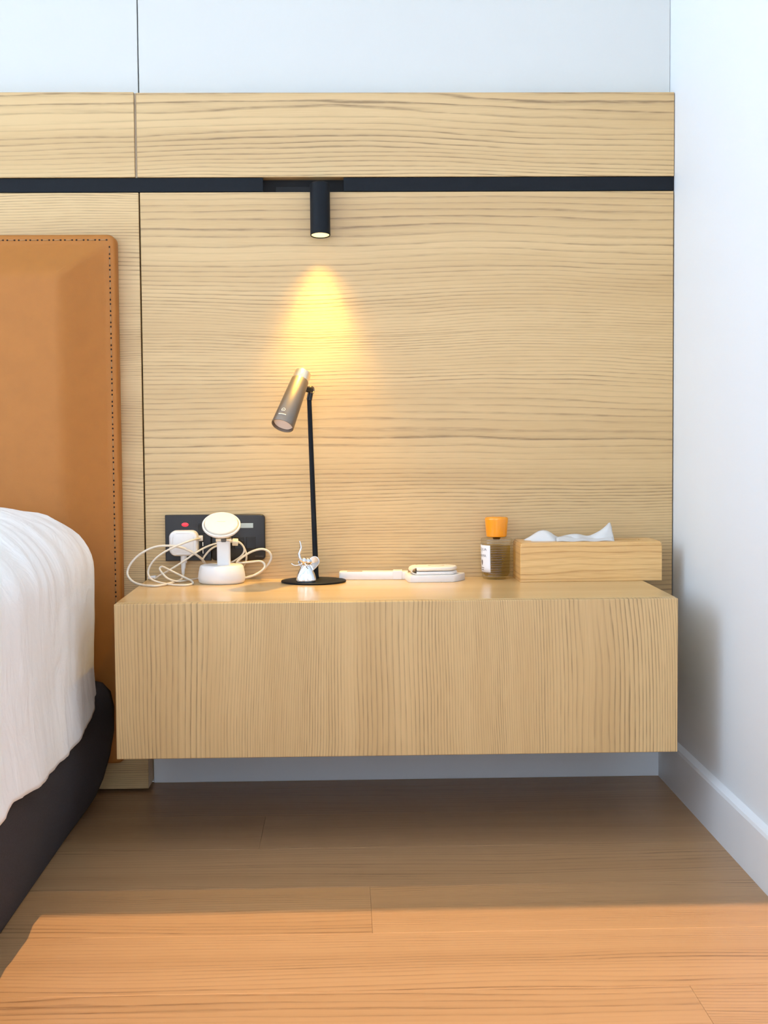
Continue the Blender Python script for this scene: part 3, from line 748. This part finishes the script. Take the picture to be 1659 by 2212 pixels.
# ears
for cxx, cyy, rz_, s in ((0.0145, -0.0050, -12, 1.12), (-0.0085, 0.006, 40, 0.8)):
    m = Matrix.Translation((cxx, cyy, 0.0345)) @ Matrix.Rotation(math.radians(rz_), 4, 'Z')
    ring = []
    for i in range(24):
        a = 2*PI*i/24; x, z = 0.0098*s*math.cos(a), 0.0118*s*math.sin(a)
        if z < 0: x *= 1+0.55*z/(0.0118*s)
        ring.append((x+0.0015*s*math.sin(a), z))
    v0 = [bm.verts.new(m @ Vector((x, -0.0012, z))) for x, z in ring]; v1 = [bm.verts.new(m @ Vector((x, 0.0012, z))) for x, z in ring]
    c0 = bm.verts.new(m @ Vector((0, -0.0002, 0))); c1 = bm.verts.new(m @ Vector((0, 0.0022, 0)))
    for i in range(24):
        j = (i+1) % 24
        bm.faces.new((v0[i], v0[j], v1[j], v1[i])); bm.faces.new((c0, v0[j], v0[i])); bm.faces.new((c1, v1[i], v1[j]))
trunk = catmull([(-0.004, -0.008, 0.0370), (-0.0095, -0.011, 0.0420), (-0.0118, -0.011, 0.0510), (-0.0085, -0.011, 0.0615), (-0.0090, -0.011, 0.0695), (-0.0108, -0.011, 0.0765)], 6)
tube(bm, trunk, [0.0038-0.0025*i/(len(trunk)-1) for i in range(len(trunk))], 12)
for pts in ([(-0.006, -0.009, 0.0340), (-0.0165, -0.012, 0.0312), (-0.0225, -0.013, 0.0325), (-0.0265, -0.013, 0.0355)], [(-0.001, -0.0105, 0.0335), (0.003, -0.015, 0.0310), (0.0075, -0.0175, 0.0325)]):
    tk = catmull(pts, 5); tube(bm, tk, [0.0018-0.0007*i/(len(tk)-1) for i in range(len(tk))], 10)
el = obj('elephant_figurine', bm, 'chrome', None, smooth=True)
el.location = EL
tag(el, 'small chrome elephant figurine with raised trunk standing on the lamp base', 'figurine')
rm = el.modifiers.new('fuse', 'REMESH'); rm.mode = 'VOXEL'; rm.voxel_size = 0.0006; rm.use_smooth_shade = True
sm_ = el.modifiers.new('polish', 'SMOOTH'); sm_.iterations = 5; sm_.factor = 0.5

# ================================================================== WHITE BAR
wb = thing('white_bar_case', 'long slim white plastic case lying against the wall behind the lamp base', 'case', (0.0515, -0.0250, NZ), (0, 0, math.radians(-2.5)))
bm = nb(); slab(bm, rrect(0.130, 0.030, 0.005, 6), soft(0, 0.0150, 0.0016)); obj('body', bm, 'white_plastic', wb, smooth=True, angle=45)
bm = nb(); slab(bm, rrect(0.029, 0.010, 0.002, 4), [(0.0146, 0), (0.0152, 0)], Matrix.Translation((-0.036, -0.002, 0))); obj('slot', bm, 'slot', wb)['label'] = 'brown recessed slot'
bm = nb()
box(bm, 0.036, 0.0535, -0.0165, 0.0160, 0.0004, 0.0164, 0.0006)
obj('sliding_band', bm, 'white_plastic', wb)

# ================================================================== FOLDED CHARGER
fc = thing('folding_charger', 'flat white folding wireless charger stacked in layers left of the perfume bottle', 'charger', (0.1650, -0.0640, NZ), (0, 0, math.radians(4)))
bm = nb()
pts = [(-0.054, -0.022), (-0.050, -0.030), (0.028, -0.034), (0.034, -0.030), (0.056, 0.004), (0.056, 0.010), (0.030, 0.034), (-0.046, 0.034), (-0.054, 0.026)]
slab(bm, pts, soft(0, 0.0130, 0.0012)); obj('base', bm, 'white_plastic', fc, smooth=True, angle=35)
pp = [(-0.038, -0.026), (-0.034, -0.029), (0.025, -0.029), (0.030, -0.026), (0.040, -0.006), (0.040, 0.008), (0.030, 0.026), (0.024, 0.029), (-0.030, 0.029), (-0.036, 0.025)]
bm = nb(); slab(bm, pp, soft(0.0132, 0.0195, 0.0022)); obj('lower_pad', bm, 'white_plastic', fc, smooth=True, angle=35)
bm = nb(); slab(bm, pp, soft(0.0205, 0.0278, 0.0026)); up = obj('upper_pad', bm, 'cream_plastic', fc, smooth=True, angle=35)
bm = nb(); lathe(bm, [(0.0145, 0.02775), (0.0145, 0.0281), (0.0153, 0.0281), (0.0153, 0.02775)], 40, Matrix.Translation((0.002, 0.002, 0)), close=True); obj('printed_ring', bm, 'faint_ink', up)
# fold loop on the left
bm = nb()
path = [(-0.030, 0.0155), (-0.036, 0.0150), (-0.0425, 0.0160), (-0.0465, 0.0195), (-0.0455, 0.0235), (-0.041, 0.0262), (-0.034, 0.0272)]
path = [(p.x, p.z) for p in catmull([(x, 0, z) for x, z in path], 4)]
lo_, li_ = [], []
for i, (x, z) in enumerate(path):
    a = Vector(path[max(i-1, 0)]); b = Vector(path[min(i+1, len(path)-1)]); d = (b-a).normalized(); nrm = Vector((-d.y, d.x))
    lo_.append((x+nrm.x*0.0009, z+nrm.y*0.0009)); li_.append((x-nrm.x*0.0009, z-nrm.y*0.0009))
loop = lo_ + li_[::-1]
va = [bm.verts.new((x, -0.024, z)) for x, z in loop]; vb = [bm.verts.new((x, 0.024, z)) for x, z in loop]
n_ = len(loop)
for i in range(n_): bm.faces.new((va[i], va[(i+1) % n_], vb[(i+1) % n_], vb[i]))
h_ = len(lo_)
for i in range(h_-1):
    for V in (va, vb): bm.faces.new((V[i], V[i+1], V[n_-2-i], V[n_-1-i]))
obj('fold_strap', bm, 'cream_plastic', fc, smooth=True, angle=60)

# ================================================================== PERFUME BOTTLE
pb = thing('perfume_bottle', 'ribbed glass perfume bottle with orange cap and white label', 'perfume', (0.2820, -0.0385, NZ))
RT, RB, BH = 0.0296, 0.0272, 0.0765
def rb_(z): return RB+(RT-RB)*min(1, z/(BH-0.006))
prof = [(0, 0.0016), (0.018, 0.0014), (0.021, 0.0), (0.0235, 0.0), (0.0255, 0.0012)]
nr = 15
for i in range(nr):
    z0 = 0.004+i*(BH-0.011)/nr; dz = (BH-0.011)/nr
    for q in range(5):
        t = q/5; prof.append((rb_(z0+dz*t)-0.0012+0.0014*math.sin(PI*t), z0+dz*t))
prof += [(RT-0.0007, BH-0.007), (RT, BH-0.0045), (RT-0.0006, BH-0.0015), (RT-0.003, BH), (0.010, BH), (0.0085, BH+0.001), (0.0085, BH+0.003), (0.0070, BH+0.003)]
inner = [(0.0068, BH-0.003), (0.012, BH-0.0055), (RT-0.0060, BH-0.0070), (RT-0.0042, BH-0.011), (RB-0.0030, 0.010), (RB-0.006, 0.0058), (0, 0.0050)]
bm = nb(); lathe(bm, prof, 64); obj('glass_body', bm, 'glass', pb, smooth=True, angle=50)
lq = [(0, 0.0049), (RB-0.0058, 0.0057), (RB-0.0028, 0.0100), (rb_(0.062)-0.0037, 0.0620), (0, 0.0620)]
bm = nb(); lathe(bm, lq, 64); obj('cologne', bm, 'liquid', pb, smooth=True, angle=50)['label'] = 'golden liquid'
bm = nb(); lathe(bm, [(0, BH-0.003), (0.006, BH-0.003), (0.0078, BH+0.0016), (0.0092, BH+0.0020), (0.0092, BH+0.0030), (0, BH+0.0032)], 32)
obj('collar', bm, 'black_gloss', pb, smooth=True, angle=40)
c0 = BH+0.0022
bm = nb(); lathe(bm, [(0, c0), (0.0175, c0), (0.0188, c0+0.0008), (0.0193, c0+0.003), (0.0217, c0+0.0325), (0.0216, c0+0.0350), (0.0204, c0+0.0365), (0.0180, c0+0.0374), (0, c0+0.0382)], 64)
obj('cap', bm, 'orange_cap', pb, smooth=True, angle=50)['label'] = 'glossy orange cap'
PH0 = math.radians(-75); LR = 0.0298
def wrap(x, y, lift):
    z = 0.0135+y; r = rb_(z)+0.0003+lift; a = PH0+x/LR
    return Vector((r*math.sin(a), -r*math.cos(a), z))
bm = nb(); g = []
for i in range(25):
    x = -0.0235+0.047*i/24
    g.append([bm.verts.new(wrap(x, 0.0505*j/6, 0.0)) for j in range(7)])
for a, b in zip(g, g[1:]):
    for j in range(6): bm.faces.new((a[j], b[j], b[j+1], a[j+1]))
lab = obj('paper_label', bm, 'label', pb, smooth=True)
sol = lab.modifiers.new('thickness', 'SOLIDIFY'); sol.thickness = 0.0002; sol.offset = -1
for s, yy, sz, wd in (('ACQUA', 0.0405, 0.0070, 1.25), ('DI', 0.0365, 0.0030, 1.2), ('PARMA', 0.0285, 0.0070, 1.25)):
    bm = text_bm(s, sz, wd)
    for v in bm.verts: v.co = wrap(v.co.x, v.co.y+yy, 0.00012)
    obj('lettering', bm, 'ink', lab)
bm = nb()
for yy, hw in ((0.0082, 0.0072), (0.0048, 0.0062)):      # the two rows of print too small to read
    up_ = [bm.verts.new(wrap(-hw+2*hw*i/8, yy+0.0006, 0.00014)) for i in range(9)]; dn_ = [bm.verts.new(wrap(-hw+2*hw*i/8, yy-0.0006, 0.00014)) for i in range(9)]
    for i in range(8): bm.faces.new((dn_[i], dn_[i+1], up_[i+1], up_[i]))
obj('fine_print', bm, 'grey_ink', lab)
bm = nb()
cr_ = [(0, 0.0120), (0.0022, 0.0150), (0.0034, 0.0185), (0.0032, 0.0215), (0.0022, 0.0225), (0.0010, 0.0222), (0, 0.0250), (-0.0010, 0.0222), (-0.0022, 0.0225), (-0.0032, 0.0215), (-0.0034, 0.0185), (-0.0022, 0.0150)]
bm.faces.new([bm.verts.new(wrap(x, y, 0.00014)) for x, y in cr_]); obj('crest', bm, 'grey_ink', lab)

# ================================================================== TISSUE BOX
TB = (0.4480, -0.0600, NZ)
tb = thing('tissue_box', 'long bamboo tissue box overhanging the right end of the nightstand', 'tissue box', TB, (0, 0, math.radians(1.2)))
tw, td, th = 0.262, 0.094, 0.0722
bm = nb(); box(bm, -tw/2, tw/2, -td/2, -td/2+0.007, 0, th-0.0072, 0.0008); obj('front_board', bm, 'bamboo', tb)
bm = nb(); box(bm, -tw/2, tw/2, td/2-0.007, td/2, 0, th-0.0072, 0.0008); obj('back_board', bm, 'bamboo', tb)
for s in (-1, 1):
    bm = nb(); x = s*(tw/2-0.0035); box(bm, x-0.0035, x+0.0035, -td/2+0.0070, td/2-0.0070, 0, th-0.0072, 0.0004); obj('end_board', bm, 'bamboo', tb)
bm = nb()
outer = [bm.verts.new((x, y, z)) for z in (th-0.0074, th) for x, y in rrect(tw, td, 0.004, 4)]
n_ = len(outer)//2
hole = [bm.verts.new((x*0.78-0.002, y*0.30, z)) for z in (th-0.0074, th) for x, y in rrect(tw, td, 0.004, 4)]
for i in range(n_):
    j = (i+1) % n_
    bm.faces.new((outer[i], outer[j], outer[n_+j], outer[n_+i])); bm.faces.new((hole[j], hole[i], hole[n_+i], hole[n_+j]))
    bm.faces.new((outer[n_+i], outer[n_+j], hole[n_+j], hole[n_+i])); bm.faces.new((outer[j], outer[i], hole[i], hole[j]))
es = [e for e in bm.edges if all(v in outer[n_:] for v in e.verts)]
bmesh.ops.bevel(bm, geom=es, offset=0.0025, segments=3, affect='EDGES')
obj('lid_board', bm, 'bamboo', tb, smooth=True, angle=40)

# tissue sheet pulled out of the slot
bm = nb(); rows = []
# each column: x, height of the free upper edge above the lid, y lean of that edge
cols_ = [(-0.116, 0.0005, -0.022), (-0.104, 0.0075, -0.022), (-0.090, 0.0165, -0.018), (-0.078, 0.0190, -0.010), (-0.068, 0.0160, -0.012), (-0.058, 0.0085, -0.022), (-0.050, 0.0060, -0.024),
         (-0.040, 0.0085, -0.014), (-0.026, 0.0110, -0.004), (-0.012, 0.0108, 0.0), (0.002, 0.0075, -0.010), (0.012, 0.0090, -0.018), (0.024, 0.0145, -0.020), (0.034, 0.0205, -0.020), (0.044, 0.0285, -0.018), (0.0475, 0.0315, -0.016), (0.0500, 0.0240, -0.018), (0.0510, 0.0140, -0.022)]
cc = catmull([(c[0], c[2], c[1]) for c in cols_], 3)
NVv = 9
for k, p in enumerate(cc):
    row = []
    t_ = k/(len(cc)-1)
    x0_ = -0.092+0.142*t_
    lean = p.y
    for j in range(NVv):
        s = j/(NVv-1)
        x = x0_+(p.x-x0_)*s
        y = -0.016*(1-s)+(0.010-lean*0.3)*s + 0.003*math.sin(t_*21+s*3)
        z = th-0.006+(p.z+0.006)*math.sin(s*PI/2) + 0.0009*math.sin(t_*33+s*5)*s*(1-s)*4
        row.append(bm.verts.new((x, y, z)))
    rows.append(row)
for a, b in zip(rows, rows[1:]):
    for j in range(NVv-1): bm.faces.new((a[j], a[j+1], b[j+1], b[j]))
# second ply folding down over the front of the slot
rows2 = []
for k in range(21):
    t_ = k/20; x = -0.058+0.108*t_; row = []
    for j in range(6):
        s = j/5
        row.append(bm.verts.new((x-0.003*s, -0.002-0.026*s, th+0.0065*(1-s)**1.3*(0.8+0.3*math.sin(t_*9))+0.0008+0.0006*math.sin(t_*17))))
    rows2.append(row)
for a, b in zip(rows2, rows2[1:]):
    for j in range(5): bm.faces.new((a[j], a[j+1], b[j+1], b[j]))
ti = obj('tissue', bm, 'tissue', None, smooth=True)
ti.location = TB; ti.rotation_euler = (0, 0, math.radians(1.2))
tag(ti, 'white tissue poking out of the bamboo tissue box', 'tissue')
so = ti.modifiers.new('thickness', 'SOLIDIFY'); so.thickness = 0.0003
